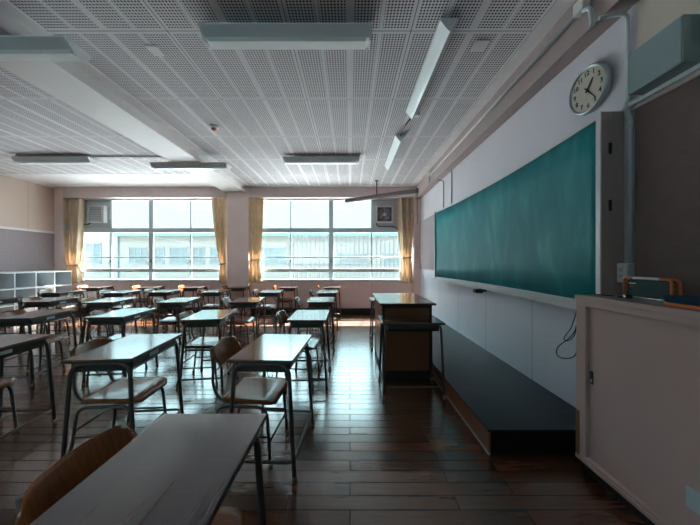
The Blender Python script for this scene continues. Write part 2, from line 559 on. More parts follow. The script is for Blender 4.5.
def kids(o):
    return [c for c in COL.objects if c.parent == o]

def copy_tree(o, parent=None, cache=None):
    c = o.copy()
    COL.objects.link(c)
    c.parent = parent
    for ch in kids(o):
        copy_tree(ch, c)
    return c

# ------------------------------------------------------------------ dimensions
H = 1.30            # camera height
D = 7.18            # window wall
XR = 1.76           # chalkboard wall
XL = -7.54          # rear wall
YF = -1.30          # wall behind the camera
ZC = 3.20           # ceiling

# ------------------------------------------------------------------ room shell
struct(MB().box(XL - .15, XR + .15, YF - .15, D + .12, -0.12, 0), 'floor', M['floor'])
struct(MB().box(XL - .15, XR + .15, YF - .15, D + .12, ZC, ZC + 0.12), 'ceiling', M['ceiling'])
# chalkboard wall: upper plaster and lower panels
w = MB()
w.use(M['wall_white']).box(XR, XR + .15, YF, D + .12, 0, 1.12)
w.use(M['wall_upper']).box(XR, XR + .15, 1.72, D + .12, 1.12, ZC)
w.use(M['wall_beige']).box(XR, XR + .15, YF, 1.72, 1.12, ZC)
struct(w, 'wall_right')
w = MB()
w.use(M['wall_left']).box(XL - .15, XL, YF, D + .12, 2.07, ZC)
w.use(M['bulletin']).box(XL - .15, XL, YF, D + .12, 0, 2.07)
struct(w, 'wall_left')
struct(MB().box(XL, XL + .05, YF, D - .046, 2.035, 2.085, .006), 'trim_1', M['beam'])
w = MB()
FILL_WIN = [(-6.9, -3.6), (-3.1, .2)]       # unseen windows added behind the camera for fill light
w.box(XL - .15, XR + .15, YF - .15, YF, 0, 1.25)
w.box(XL - .15, XR + .15, YF - .15, YF, 2.45, ZC)
w.box(XL - .15, FILL_WIN[0][0], YF - .15, YF, 1.25, 2.45)
w.box(FILL_WIN[0][1], FILL_WIN[1][0], YF - .15, YF, 1.25, 2.45)
w.box(FILL_WIN[1][1], XR + .15, YF - .15, YF, 1.25, 2.45)
struct(w, 'wall_front', M['wall_front'])
for k, (a, b) in enumerate(FILL_WIN):
    f = MB()
    f.box(a, b, YF - .11, YF - .04, 1.25, 1.30)
    f.box(a, b, YF - .11, YF - .04, 2.40, 2.45)
    for q in range(5):
        x = a + (b - a) * q / 4
        f.box(max(a, x - .025), min(b, x + .025), YF - .11, YF - .04, 1.30, 2.40)
    f = struct(f, 'window_%d' % (k + 3), M['alu'])  # added frame around the fill-light opening
    MB().box(a + .02, b - .02, YF - .078, YF - .072, 1.29, 2.41).build('pane', M['glass'], f)
struct(MB().box(XL - 1, XR + 1, YF - 2.6, YF - .15, 2.75, 2.9), 'shade_slab', M['facade'])  # unseen slab added to keep high sky out of the fill openings
# window wall with two openings
WIN = [(-7.17, -3.08), (-2.56, 1.585)]
ZS, ZT = 0.84, 2.94
w = MB()
w.box(XL - .15, XR + .15, D, D + .12, 0, ZS)
w.box(XL - .15, XR + .15, D, D + .12, ZT, ZC)
w.box(XL - .15, WIN[0][0], D, D + .12, ZS, ZT)
w.box(WIN[0][1], WIN[1][0], D, D + .12, ZS, ZT)
w.box(WIN[1][1], XR + .15, D, D + .12, ZS, ZT)
struct(w, 'wall_back', M['wall_back'])
struct(MB().box(-3.07, -2.54, D - .18, D + .01, 0, ZC, .008), 'pillar', M['pillar'])
struct(MB().box(1.60, XR, D - .2, D + .01, 0, ZC, .006), 'pillar', M['pillar'])
struct(MB().box(XL, -7.2, D - .045, D + .01, 0, ZC, .006), 'pillar', M['pillar'])
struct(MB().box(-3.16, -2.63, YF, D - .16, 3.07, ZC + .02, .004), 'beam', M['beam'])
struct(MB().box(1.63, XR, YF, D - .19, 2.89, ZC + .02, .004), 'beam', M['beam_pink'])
# curtain boxes
struct(MB().box(-7.2, -3.11, D - .17, D, 2.93, 3.195, .006), 'trim_2', M['pelmet'])
struct(MB().box(-2.58, 1.6, D - .17, D, 2.93, 3.195, .006), 'trim_3', M['pelmet'])
# plain edge strip of the ceiling along the chalkboard wall and the beam
struct(MB().box(1.50, 1.632, YF, D - .17, ZC - .006, ZC + .02), 'trim_4', M['ceil_plain'])
struct(MB().box(-2.632, -2.49, YF, D - .17, ZC - .006, ZC + .02), 'trim_5', M['ceil_plain'])
struct(MB().box(-2.63, XR, D - .27, D - .165, ZC - .006, ZC + .02), 'trim_6', M['ceil_plain'])
struct(MB().box(XL, -3.16, 6.0, D - .165, ZC - .006, ZC + .02), 'trim_7', M['ceil_plain'])
struct(MB().box(-7.2, -3.11, D - .016, D, 0, .13, .003), 'baseboard_back', M['baseboard'])
struct(MB().box(-2.58, 1.6, D - .016, D, 0, .13, .003), 'baseboard_back', M['baseboard'])
struct(MB().box(XL, XL + .014, YF, 4.5, 0, .10, .003), 'baseboard_left', M['baseboard'])

# ------------------------------------------------------------------ windows
def window(name, x0, x1, flip):
    """four sliding lights under four fixed lights; one upper light is a solid panel"""
    ya, yb = D + .02, D + .09
    f = MB()
    f.box(x0, x1, ya - .03, yb, ZT - .045, ZT)
    f.box(x0, x1, ya - .05, yb + .03, ZS, ZS + .035)
    f.box(x0, x0 + .045, ya, yb, ZS, ZT)
    f.box(x1 - .045, x1, ya, yb, ZS, ZT)
    f.box(x0, x1, ya - .015, yb, 2.068, 2.182)
    f.box(x0, x1, ya - .02, yb, 1.055, 1.14)
    root = struct(f, name, M['alu'])
    n = 4
    xs = [x0 + (x1 - x0) * k / n for k in range(n + 1)]
    for k in (1, 2, 3):
        t = .055 if k == 2 else .014
        MB().box(xs[k] - t, xs[k] + t, ya + .01, yb - .01, ZS + .03, ZT - .04).build('mullion', M['alu'], root)
    pl = MB()
    pane = MB()
    for k in range(n):
        a, b = xs[k] + .02, xs[k + 1] - .02
        solid = (k == 0 and not flip) or (k == n - 1 and flip)
        if solid:
            pl.box(a, b, ya + .01, yb - .02, 2.15, ZT - .04)
        else:
            pane.box(a, b, ya + .036, ya + .041, 2.15, ZT - .04)
        pane.box(a, b, ya + .036, ya + .041, 1.13, 2.09)
        pane.box(a, b, ya + .036, ya + .041, ZS + .03, 1.065)
    pl.build('infill_panel', M['panel_grey'], root)
    pane.build('pane', M['glass'], root)
    MB().box(x0 + .04, x1 - .04, ya - .012, ya + .004, 1.418, 1.446, .003).build('guard_rail', M['alu'], root)
    MB().box(x0 - .0, x1, D - .05, D + .03, ZS - .028, ZS + .006, .004).build('window_sill', M['alu'], root)
    for k in (1, 2, 3):
        lt = MB()
        lt.box(xs[k] - .012, xs[k] + .012, ya - .012, ya + .012, 1.30, 1.37, .003)
        lt.tube(fillet([(xs[k], ya - .012, 1.34), (xs[k] - .03, ya - .02, 1.32), (xs[k] - .055, ya - .02, 1.25)], .02), .007, 8)
        lt.build('latch', M['metal_dark'], root)
    return root
window('window_1', WIN[0][0], WIN[0][1], False)
window('window_2', WIN[1][0], WIN[1][1], True)

# ventilation fans on the solid panels
def vent_fan(x, label, shutter):
    t = thing('ventilation_fan', label, 'ventilation fan', (x, D - .02, 2.53), 0)
    c = MB()
    s = .215
    for (a, b, c0, d) in ((-s, s, s - .035, s), (-s, s, -s, -s + .035), (-s, -s + .035, -s + .03, s - .03), (s - .035, s, -s + .03, s - .03)):
        c.box(a, b, -.06, .05, c0, d, .004)
    c.build('case', M['fan_white'], t)
    MB().box(-s + .03, s - .03, .0, .045, -s + .03, s - .03).build('back_plate', M['fan_dark'] if not shutter else M['shelf_in'], t)
    if shutter:
        b = MB()
        for k in range(6):
            z = -.155 + k * .06
            b.prism([(-.035, z - .024), (-.03, z - .026), (.0, z + .03), (-.005, z + .032)], 0, -.175, .175)
        b.build('shutter', M['panel_grey'], t)
        MB().box(.13, .175, -.045, -.03, -.17, .17, .003).build('side_strip', M['fan_white'], t)
    else:
        g = MB()
        for r in (.05, .085, .12, .155):
            g.tube([(r * math.cos(a), -.05, r * math.sin(a)) for a in [2 * PI * k / 28 for k in range(28)]], .004, 6, True)
        for k in range(8):
            a = k * PI / 4
            g.tube([(.02 * math.cos(a), -.05, .02 * math.sin(a)), (.165 * math.cos(a), -.05, .165 * math.sin(a))], .0035, 6)
        g.build('grille', M['panel_grey'], t)
        MB().cyl((0, -.056, 0), (0, 1, 0), .035, .05).build('hub', M['panel_grey'], t)
        for k in range(4):
            a = k * PI / 2 + .4
            P = []
            for i in range(4):
                rr = .03 + .12 * i / 3
                row = []
                for j in range(4):
                    aa = a + (j - 1.5) * .22
                    row.append((rr * math.cos(aa), -.03 + (j - 1.5) * .012, rr * math.sin(aa)))
                P.append(row)
            MB().sheet(P, .003).build('blade', M['fan_dark'], t)
    return t
vent_fan(-6.46, 'square shuttered ventilation fan high in the window left of the pillar', True)
vent_fan(0.985 - .12, 'round-grilled ventilation fan high in the window nearest the chalkboard', False).location.x = .88
tag(MB().tube(fillet([(.68, D - .03, 2.40), (.68, D - .05, 2.24), (.75, D - .05, 2.22), (1.1, D - .05, 2.22), (1.3, D - .05, 2.12)], .06), .013, 8).build('power_cord', M['cable']),
    'black cord looping under the round-grilled fan to the curtain', 'cord')
tag(MB().tube(fillet([(-6.62, D - .03, 2.32), (-6.66, D - .05, 2.27), (-6.76, D - .05, 2.26), (-6.85, D - .04, 2.34)], .04), .013, 8).build('power_cord', M['cable']),
    'short black cord under the shuttered fan by the far left curtain', 'cord')

# ------------------------------------------------------------------ curtains
def curtain(label, top, tie, bot, ztie, folds, zb=.78):
    """(x0,x1) extents at the top, the tie and the hem"""
    zt = 2.93
    ph = random.random() * 6
    def ext(z):
        if z >= ztie:
            t = (z - ztie) / (zt - ztie)
            s = t ** .5
            return [tie[k] + (top[k] - tie[k]) * s for k in (0, 1)]
        t = (ztie - z) / (ztie - zb)
        s = t ** .6
        return [tie[k] + (bot[k] - tie[k]) * s for k in (0, 1)]
    P = []
    NZ, NX = 44, 22 * folds
    for i in range(NZ + 1):
        z = zt + (zb - zt) * i / NZ
        a, b = ext(z)
        row = []
        for j in range(NX + 1):
            u = j / NX
            g = math.sin(2 * PI * folds * u + ph) + .35 * math.sin(2 * PI * folds * 1.7 * u + ph * 2 + .6 * z)
            amp = .056 - .026 * math.exp(-((z - ztie) / .12) ** 2)
            row.append((a + (b - a) * u + .006 * math.sin(9 * u + 2 * z), D - .108 + amp * g * .9, z + .008 * math.sin(7 * u + ph)))
        P.append(row)
    c = (tie[0] + tie[1]) / 2
    o = MB().sheet(P, .003).build('curtain', M['cloth'])
    tag(o, label, 'curtain', 'cream tied-back curtains')
    hw = (tie[1] - tie[0]) / 2 + .012
    band = [(c + hw * math.cos(2 * PI * k / 28), D - .108 + .05 * math.sin(2 * PI * k / 28), ztie + .012 * math.cos(2 * PI * k / 28)) for k in range(28)]
    b = MB()
    for dz in (-.016, -.006, .006, .016):
        b.tube([(p[0], p[1], p[2] + dz) for p in band], .008, 6, True)
    b.build('tieback', M['cloth'], o)
    return o
def PX(p): return (p - 350) * (D - .1) / 280
curtain('cream curtain tied back at the far left corner beside the shuttered fan', (PX(63), PX(84)), (PX(67), PX(78.5)), (PX(64), PX(82)), 1.22, 4)
curtain('cream curtain tied back against the left side of the pillar', (PX(211), PX(227)), (PX(220.5), PX(227)), (PX(217.5), PX(227.5)), 1.26, 3)
curtain('cream curtain hanging just right of the pillar', (PX(249), PX(264)), (PX(250), PX(260)), (PX(249), PX(262)), 1.36, 3)
curtain('cream curtain tied back in the corner nearest the chalkboard', (PX(396.5), PX(414.5)), (PX(402), PX(411)), (PX(399.5), PX(414)), 1.42, 3)

# ------------------------------------------------------------------ school desk
def make_desk(topmat='desktop'):
    t = thing('school_desk', '', 'desk', (0, 0, 0))
    hx, hy = .198, .303
    top = MB()
    top.use(M[topmat]).box(-hx, hx, -hy, hy, .700, .722, .006, 3)
    for f in top.bm.faces:
        if abs(f.normal.z) < .5 or f.calc_center_median().z < .705:
            pass
    o = top.build('tabletop', None, t)
    o.data.materials.append(M['edge'])
    for p in o.data.polygons:
        if p.normal.z < .6:
            p.material_index = 1
    # steel book tray, open towards the chair
    tr = MB()
    zt, zb = .700, .632
    tr.prism([(-.17, zt), (.172, zt), (.172, .655), (.15, zb), (-.17, zb), (-.17, zb + .004), (.148, zb + .004), (.168, .657), (.168, zt - .004), (-.17, zt - .004)], 1, -.245, .245)
    tr.box(-.17, .165, -.249, -.245, zb, zt)
    tr.box(-.17, .165, .245, .249, zb, zt)
    tr.build('book_tray', M['tray'], t)
    # two bent tube end frames
    for s in (-1, 1):
        fr = MB()
        y0, y1 = s * .268, s * .288
        pts = [(-.205, y1, .012), (-.165, y0, .686), (.165, y0, .686), (.205, y1, .012)]
        fr.tube(fillet(pts, .075, 6), .0125, 10)
        fo = fr.build('leg_frame', M['metal_dark'], t)
        for q in (-1, 1):
            MB().cyl((q * .2055, y1, 0), (0, 0, 1), .0165, .035, 12, .0145).build('foot_cap', M['rubber'], fo)
    # u-shaped foot bar
    y1 = .287
    bar = MB().tube(fillet([(-.199, -y1, .11), (.199, -y1, .11), (.199, y1, .11), (-.199, y1, .11)], .05, 5), .0095, 8)
    bar.build('foot_bar', M['metal_dark'], t)
    hk = MB()
    for x in (-.03, .03):
        hk.tube(fillet([(x, -.25, .645), (x, -.258, .63), (x + .01, -.258, .606), (x + .03, -.258, .604), (x + .035, -.258, .622)], .012, 3), .0028, 6)
    hk.build('bag_hook', M['metal_dark'], t)
    MB().box(.1722, .1735, -.085, .015, .663, .688).build('name_label', M['sticker'], t)
    return t

def make_chair(wmat='chair_wood'):
    """school chair, back at x = 0, facing +x"""
    t = thing('school_chair', '', 'chair', (0, 0, 0))
    # seat: dished plywood with a rolled front edge
    P = []
    NI, NJ = 14, 12
    for i in range(NI + 1):
        u = i / NI
        x = .080 + .36 * u
        row = []
        for j in range(NJ + 1):
            v = j / NJ * 2 - 1
            # rounded corners by narrowing the width near both ends
            e = min(u, 1 - u) / .14
            hw = .188 if e >= 1 else .188 - .05 * (1 - math.sqrt(max(0, 1 - (1 - e) ** 2)))
            z = .420 - .012 * math.sin(PI * min(1, u * 1.15)) * (1 - v * v) - (.028 * max(0, (u - .8) / .2) ** 2) + .01 * (1 - u)
            row.append((x, v * hw, z))
        P.append(row)
    st = MB().use(M[wmat]).sheet(P, .011)
    st.build('seat', None, t)
    # backrest: curved plywood
    P = []
    NI, NJ = 10, 14
    for i in range(NI + 1):
        w_ = i / NI
        row = []
        for j in range(NJ + 1):
            v = j / NJ * 2 - 1
            av = abs(v)
            top = .752 - .006 * av * av - .050 * max(0, (av - .70) / .30) ** 2.2
            bot = .602 + .030 * max(0, (av - .72) / .28) ** 2
            z = bot + (top - bot) * w_
            x = .012 + .040 * v * v - .055 * (w_ - .5) - .0
            row.append((x, v * .174, z))
        P.append(row)
    bk = MB().use(M[wmat]).sheet(P, .010).build('backrest', None, t)
    for s in (-1, 1):
        MB().cyl((.009 + .040 * .72 + .004, s * .142, .672), (1, 0, 0), .007, .006, 10).build('screw', M['chrome'], bk)
    for s in (-1, 1):
        y = s * .142
        rail = MB().tube(fillet([(.003, y, .735), (.018, y, .60), (.012, y, .50), (.055, y, .397), (.405, y, .388)], .07, 6), .0095, 10)
        rail.build('back_post', M['metal_dark'], t)
        yl = s * .168
        lf = MB().tube(fillet([(.02, yl + s * .012, .01), (.065, yl, .377), (.385, yl, .374), (.415, yl + s * .012, .01)], .07, 6), .0105, 10)
        fo = lf.build('leg_frame', M['metal_dark'], t)
        for x in (.02, .415):
            MB().cyl((x, yl + s * .012, 0), (0, 0, 1), .0145, .032, 12, .0125).build('foot_cap', M['rubber'], fo)
        MB().tube([(.042, yl + s * .006, .19), (.40, yl + s * .006, .19)], .0075, 8).build('stretcher', M['metal_dark'], t)
    MB().tube([(.05, -.172, .23), (.05, .172, .23)], .0075, 8).build('stretcher', M['metal_dark'], t)
    MB().tube([(.40, -.172, .15), (.40, .172, .15)], .0075, 8).build('stretcher', M['metal_dark'], t)
    return t

ROWS = {5: 'beside the windows', 4: 'second from the windows', 3: 'third from the windows', 2: 'fourth from the windows', 1: 'fifth from the windows', 0: ''}
COLS = {'A': 'column nearest the chalkboard', 'B': 'second column from the chalkboard', 'C': 'third column from the chalkboard',
        'D': 'fourth column from the chalkboard', 'E': 'fifth column from the chalkboard', 'F': 'sixth column from the chalkboard'}
# key: centre x at the near edge, near-edge y, turn in degrees, chair offset, chair turn, wood
DESKS = {
    'A0': (-.515, .470, 0, .0, 0, 0), 'A1': (-.535, 1.655, -3, -.17, -4, 1), 'A2': (-.44, 2.81, 1, -.10, -4, 2), 'A3': (-.44, 4.10, 3, -.08, 3, 2), 'A4': (-.44, 5.34, 3, -.01, 3, 1), 'A5': (-.42, 6.46, 2, .0, 2, 1),
    'B1': (-1.51, 1.665, 5, .02, 4, 1), 'B2': (-1.515, 2.84, 8, .0, 5, 1), 'B3': (-1.555, 4.08, 6, -.04, 5, 2), 'B4': (-1.56, 5.40, 6, .0, 4, 1), 'B5': (-1.45, 6.45, 5, .0, 5, 1),
    'C1': (-2.55, 1.66, 4, -.17, 4, 1), 'C2': (-2.61, 2.96, 5, .01, 6, 2), 'C3': (-2.605, 4.06, 8, .0, 8, 2), 'C4': (-2.72, 5.46, 3, -.01, 4, 1), 'C5': (-2.64, 6.46, 5, .0, 6, 1),
    'D2': (-3.52, 2.88, 8, .02, 6, 1), 'D3': (-3.665, 4.06, 9, .0, 8, 1), 'D4': (-3.80, 5.48, 4, .0, 5, 1), 'D5': (-3.69, 6.45, 6, .0, 7, 1),
    'E3': (-4.65, 4.11, 6, .03, 5, 1), 'E4': (-4.53, 5.31, 7, .0, 7, 1), 'E5': (-4.74, 6.44, 8, .0, 7, 1),
    'F3': (-5.66, 4.11, 6, .0, 6, 1), 'F4': (-5.73, 5.31, 5, .02, 6, 1), 'F5': (-6.02, 6.43, 7, .0, 6, 1)}
desk0 = make_desk('desktop')
desk1 = make_desk('desktop_b')
chair1 = make_chair('chair_wood')
chair2 = make_chair('chair_wood_b')
used = set()
def take(o):
    if o.name not in used:
        used.add(o.name)
        return o
    return copy_tree(o)
BROWN = ('D3', 'D2', 'C1', 'E3', 'F4', 'B3', 'E4', 'C5')
for k, (cx, yn, rot, dx, crot, wd) in DESKS.items():
    a = R(rot)
    # the centre of the near edge is at (cx, yn)
    ctr = Vector((cx - math.sin(a) * .303, yn + math.cos(a) * .303, 0))
    o = take(desk1 if k in BROWN else desk0)
    o.location = ctr
    o.rotation_euler = (0, 0, a)
    col, row = COLS[k[0]], ROWS[int(k[1])]
    if k == 'A0':
        dl = 'large foreground desk with dark wood-grain top, nearest the camera'
        cl = 'brown plywood chair behind the large foreground desk, only its rounded backrest showing'
    else:
        dl = 'school desk %s, %s' % (row, col)
        cl = 'plywood chair at the desk %s, %s' % (row, col)
    tag(o, dl, 'desk', 'school desks in rows')
    c = take(chair2 if wd == 2 else chair1)
    b = R(crot)
    off = Vector((-.198 - .085 + dx * .6, 0.0, 0))
    if k[1] == '5': off.y = -.03
    if k == 'A0': off.y = .045
    if k[1] in '345': off.x -= .055
    off.rotate(Matrix.Rotation(a, 3, 'Z'))
    c.location = ctr + off
    c.rotation_euler = (0, 0, b)
    tag(c, cl, 'chair', 'school chairs in rows')

# two spare desks at the teacher's lectern, long side across
o = copy_tree(desk1)
o.location = (.612, 2.875, 0)
o.rotation_euler = (0, 0, R(-90))
for c in kids(o):
    if c.name.startswith('name_label'):
        bpy.data.objects.remove(c)
tag(o, 'dark school desk pushed against the near side of the lectern', 'desk', 'desks beside the lectern')
o = copy_tree(desk0)
o.location = (.625, 4.46, 0)
o.rotation_euler = (0, 0, R(90))
tag(o, 'school desk mostly hidden behind the lectern, on its window side', 'desk', 'desks beside the lectern')

# ------------------------------------------------------------------ lectern
t = thing('lectern', 'wooden teacher lectern with wide dark glossy top beside the platform', 'lectern', (.64, 3.6, 0))
MB().use(M['lect_top']).box(-.31, .312, -.52, .52, .826, .85, .006, 3).build('top', None, t)
b = MB()
X0, X1, Y0, Y1 = -.28, .275, -.475, .48
b.box(X0, X0 + .03, Y0, Y0 + .03, .0, .826)
b.box(X1 - .03, X1, Y0, Y0 + .03, .0, .826)
b.box(X0, X0 + .03, Y1 - .03, Y1, .0, .826)
b.box(X1 - .03, X1, Y1 - .03, Y1, .0, .826)
b.box(X0, X1, Y0, Y1, .79, .826)
b.box(X0 + .005, X1 - .005, Y0 + .005, Y1 - .005, .05, .09)
b.build('frame', M['lect_dark'], t)
MB().box(X0 + .004, X0 + .022, Y0 + .03, Y1 - .03, .09, .79).build('front_panel', M['lect_panel'], t)
MB().box(X0 + .03, X1 - .03, Y0 + .006, Y0 + .022, .09, .79).build('side_panel', M['lect_panel'], t)
MB().box(X0 + .03, X1 - .03, Y1 - .022, Y1 - .006, .09, .79).build('side_panel', M['lect_panel'], t)
MB().box(X0 + .022, X1 - .01, Y0 + .022, Y1 - .022, .44, .46).build('shelf', M['lect_panel'], t)
MB().box(X0 + .02, X1 - .02, Y0 + .02, Y1 - .02, .0, .05).build('plinth', M['lect_dark'], t)

# ------------------------------------------------------------------ teaching platform
t = thing('teaching_platform', 'low wooden platform with dark linoleum top running along the chalkboard wall', 'platform', (1.34, 1.89, 0))
px0, px1, py1 = -.405, .415, 3.6
MB().box(px0 + .012, px1, .012, py1, 0, .158).build('base', M['plat_end'], t)
MB().box(px0, px0 + .014, .0, py1, .018, .160, .002).build('side_board', M['plat_side'], t)
MB().box(px0 + .014, px1, .0, .014, .0, .160, .002).build('end_board', M['plat_end'], t)
MB().box(px0 - .004, px1, -.004, py1, .158, .172, .003).build('tread', M['plat_top'], t)
MB().box(px0 - .002, px0 + .012, -.002, py1, .0, .018, .002).build('skirting', M['board_end'], t)

# ------------------------------------------------------------------ chalkboard
t = thing('chalkboard', 'long curved green chalkboard on the white wall beside the platform', 'chalkboard', (0, 0, 0))
BY0, BY1, BZ0, BZ1 = 1.793, 5.33, 1.03, 2.24
NB = 40
def bx(y):
    q = (y - (BY0 + BY1) / 2) / ((BY1 - BY0) / 2)
    return 1.62 + .085 * (1 - q * q)
ys = [BY0 + .03 + (BY1 - BY0 - .06) * k / NB for k in range(NB + 1)]
P = [[(bx(y), y, BZ0 + (BZ1 - BZ0) * j / 6) for j in range(7)] for y in ys]
MB().sheet(P, -.012).build('writing_surface', M['green'], t)
for (za, zb_, nm) in ((BZ1 - .004, BZ1 + .028, 'top_rail'), (BZ0 - .03, BZ0 + .004, 'bottom_rail')):
    r = MB()
    for k in range(NB):
        y0, y1 = ys[k], ys[k + 1]
        r.prism([(bx(y0) - .008, y0), (1.758, y0), (1.758, y1), (bx(y1) - .008, y1)], 2, za, zb_)
    r.build(nm, M['frame_alu'], t)
MB().box(1.607, 1.758, BY0, BY0 + .03, BZ0 - .03, BZ1 + .028, .002).build('end_panel', M['board_end'], t)
MB().box(1.607, 1.758, BY1 - .03, BY1, BZ0 - .03, BZ1 + .028, .002).build('end_panel', M['board_end'], t)
MB().box(1.602, 1.611, BY0 - .002, BY0 + .034, BZ0 - .03, BZ1 + .03, .002).build('edge_strip', M['frame_alu'], t)
MB().box(1.602, 1.611, BY1 - .034, BY1 + .002, BZ0 - .03, BZ1 + .03, .002).build('edge_strip', M['frame_alu'], t)
for z in (2.03, 1.665):
    MB().box(1.655, 1.672, BY0 - .008, BY0 + .002, z - .035, z + .035, .003).build('catch', M['black'], t)
tr = MB()
for k in range(NB):
    y0, y1 = ys[k], ys[k + 1]
    a0, a1 = bx(y0), bx(y1)
    tr.prism([(a0 - .075, y0), (a0 - .006, y0), (a1 - .006, y1), (a1 - .075, y1)], 2, BZ0 - .045, BZ0 - .03)
    tr.prism([(a0 - .082, y0), (a0 - .070, y0), (a1 - .070, y1), (a1 - .082, y1)], 2, BZ0 - .055, BZ0 - .015)
tr.build('chalk_tray', M['tray_white'], t)
# chalk on the tray
for k, (y, c, ln) in enumerate(((2.35, 'white', .07), (2.9, 'white', .05), (3.7, 'white', .06), (4.3, 'white', .05))):
    o = MB().cyl((bx(y) - .04, y, BZ0 - .025), (0.05, 1, 0), .0055, ln, 10).build('chalk_stick', M['white'])
    tag(o, 'white chalk stick on the chalk tray, %s' % ('nearest the pale cabinet', 'second from the pale cabinet', 'third from the pale cabinet', 'farthest from the pale cabinet')[k], 'chalk', 'chalk sticks on the tray')
b = MB()
b.box(1.60, 1.70, 3.57, 3.65, .91, .96, .004)
b.box(1.66, 1.757, 3.595, 3.625, .925, .975, .004)
tag(b.build('tray_bracket', M['black']), 'small black bracket under the chalk tray at mid-board', 'bracket')
# two thin rods between beam and board top
for y, lab in ((5.24, 'thin dark rod above the board corner, nearer the windows'), (4.82, 'thin dark rod above the board, farther from the windows')):
    pts = [(1.752, y, 2.275), (1.752, y, 2.84), (1.745, y + .0, 2.895)]
    if y > 5:
        pts = [(1.752, y, 2.275), (1.752, y, 2.82), (1.715, y + .02, 2.84), (1.655, y + .05, 2.865)]
    tag(MB().tube(fillet(pts, .02), .007, 8).build('wire_rod', M['metal_dark']), lab, 'rod', 'rods above the chalkboard')

# felt panel between chalkboard and pillar
tag(MB().use(M['bulletin']).box(1.738, XR - .002, 5.38, D - .21, 1.15, 2.30, .004).build('notice_board'), 'mauve notice board between chalkboard and the corner curtain', 'notice board')
# dark notice board above the cabinet
t = thing('notice_board', 'large dark brown notice board above the pale cabinet', 'notice board', (1.758, .3, 1.1))
MB().box(-.018, .003, -1.55, 1.41, .005, 1.13).build('felt_panel', M['bulletin_dark'], t)
MB().box(-.030, 0, -1.55, 1.425, 1.128, 1.155, .003).build('lower_rail', M['board_end'], t)
MB().box(-.045, 0, -1.55, 1.43, 1.155, 1.185, .003).build('top_ledge', M['pipe'], t)

# ------------------------------------------------------------------ pale cabinet
t = thing('cabinet', 'pinkish beige steel cabinet with sliding doors at the right edge', 'cabinet', (0, 0, 0))
CX, CY0, CY1, CZ0, CZ1 = 1.437, -.9, 1.78, .073, 1.097
c = MB()
c.use(M['cab_trim'])
c.box(CX + .004, XR - .004, CY1 - .03, CY1 - .001, CZ0 + .001, CZ1 - .03, .002)
c.box(CX, XR - .004, CY0, CY0 + .03, CZ0, CZ1 - .025, .002)
c.box(CX, XR - .004, CY0 + .03, CY1 - .03, CZ0, CZ0 + .03, .002)
c.box(XR - .02, XR - .004, CY0 + .03, CY1 - .03, CZ0 + .03, CZ1 - .03)
c.box(CX, CX + .02, CY0, CY1, CZ1 - .065, CZ1 - .024, .002)
c.box(CX, CX + .02, CY1 - .07, CY1, CZ0 + .003, CZ1 - .066, .002)
c.box(CX - .006, CX + .03, CY0, CY1, CZ0 - .002, CZ0 + .02, .002)
c.box(CX - .002, CX + .03, CY0, CY1, CZ0 + .024, CZ0 + .036, .002)
c.build('carcass', None, t)
c = MB()
c.use(M['cab_trim']).box(CX - .008, CX + .01, CY0 - .004, CY1 + .004, CZ1 - .028, CZ1, .003)
c.use(M['cab_top']).box(CX + .01, XR - .004, CY0, CY1 + .004, CZ1 - .028, CZ1, .002)
c.build('top', None, t)
for (a, b_, x) in ((.40, 1.715, CX + .022), (-.87, .44, CX + .040)):
    d = MB().box(x, x + .016, a, b_, CZ0 + .035, CZ1 - .05, .002).build('sliding_door', M['cab'], t)
    yy = b_ - .025 if a > 0 else a + .06
    h = MB()
    h.use(M['black']).box(x - .003, x + .004, yy - .012, yy + .012, .565, .645, .004)
    h.use(M['chrome']).box(x - .0045, x - .002, yy - .007, yy + .007, .575, .597, .001)
    h.build('recessed_pull', None, d)
    if a > 0:
        MB().box(x - .0018, x, 1.04, 1.215, .245, .335).build('paper_label', M['sticker'], d)
MB().box(CX + .03, XR - .004, CY0 + .02, CY1 - .02, 0, CZ0).build('plinth', M['black'], t)
MB().box(CX - .0025, CX + .0, CY1 - .028, CY1 + .0, CZ0 + .02, CZ0 + .30).build('worn_corner', M['cab_wood'], t)

# things on the cabinet
ZT1 = CZ1
t = thing('carrying_case', 'dark teal case with orange tubular frame and white grip on the cabinet', 'case', (1.655, 1.545, ZT1))
MB().box(-.016, .016, -.112, .112, .006, .105, .006).build('body', M['teal_dark'], t)
for x in (-.022, .022):
    MB().tube(fillet([(x, -.123, .008), (x, -.123, .114), (x, .123, .114), (x, .123, .008)], .022, 5), .0065, 10).build('frame_tube', M['orange'], t)
MB().box(-.018, .018, -.118, -.112, .008, .100, .002).build('end_plate', M['rubber'], t)
MB().box(-.0295, -.016, -.07, .07, .108, .1215, .004).build('grip', M['white'], t)
MB().box(-.03, -.012, -.11, .06, .0, .010, .003).build('base_strip', M['chrome'], t)
b = MB().use(M['red']).box(-.0175, -.0155, .075, .095, .062, .072, .001)
b.use(M['white']).box(-.0175, -.0155, .06, .10, .080, .086, .0005)
b.build('badge', None, t)
t = thing('chalk_eraser', 'navy and orange felt eraser lying on the cabinet front edge', 'eraser', (1.525, 1.19, ZT1))
MB().box(-.055, .055, -.13, .13, .018, .05, .010, 3).build('felt_pad', M['navy'], t)
MB().box(-.05, .05, -.125, .125, .0, .019, .005).build('grip_block', M['orange'], t)
t = thing('small_adapter', 'small black gadget with round knob before the orange-framed case', 'gadget', (1.575, 1.60, ZT1))
MB().box(-.016, .016, -.025, .035, 0, .022, .005).build('body', M['black'], t)
MB().cyl((-.016, -.012, .012), (-1, 0, 0), .008, .006, 14).build('knob', M['chrome'], t)
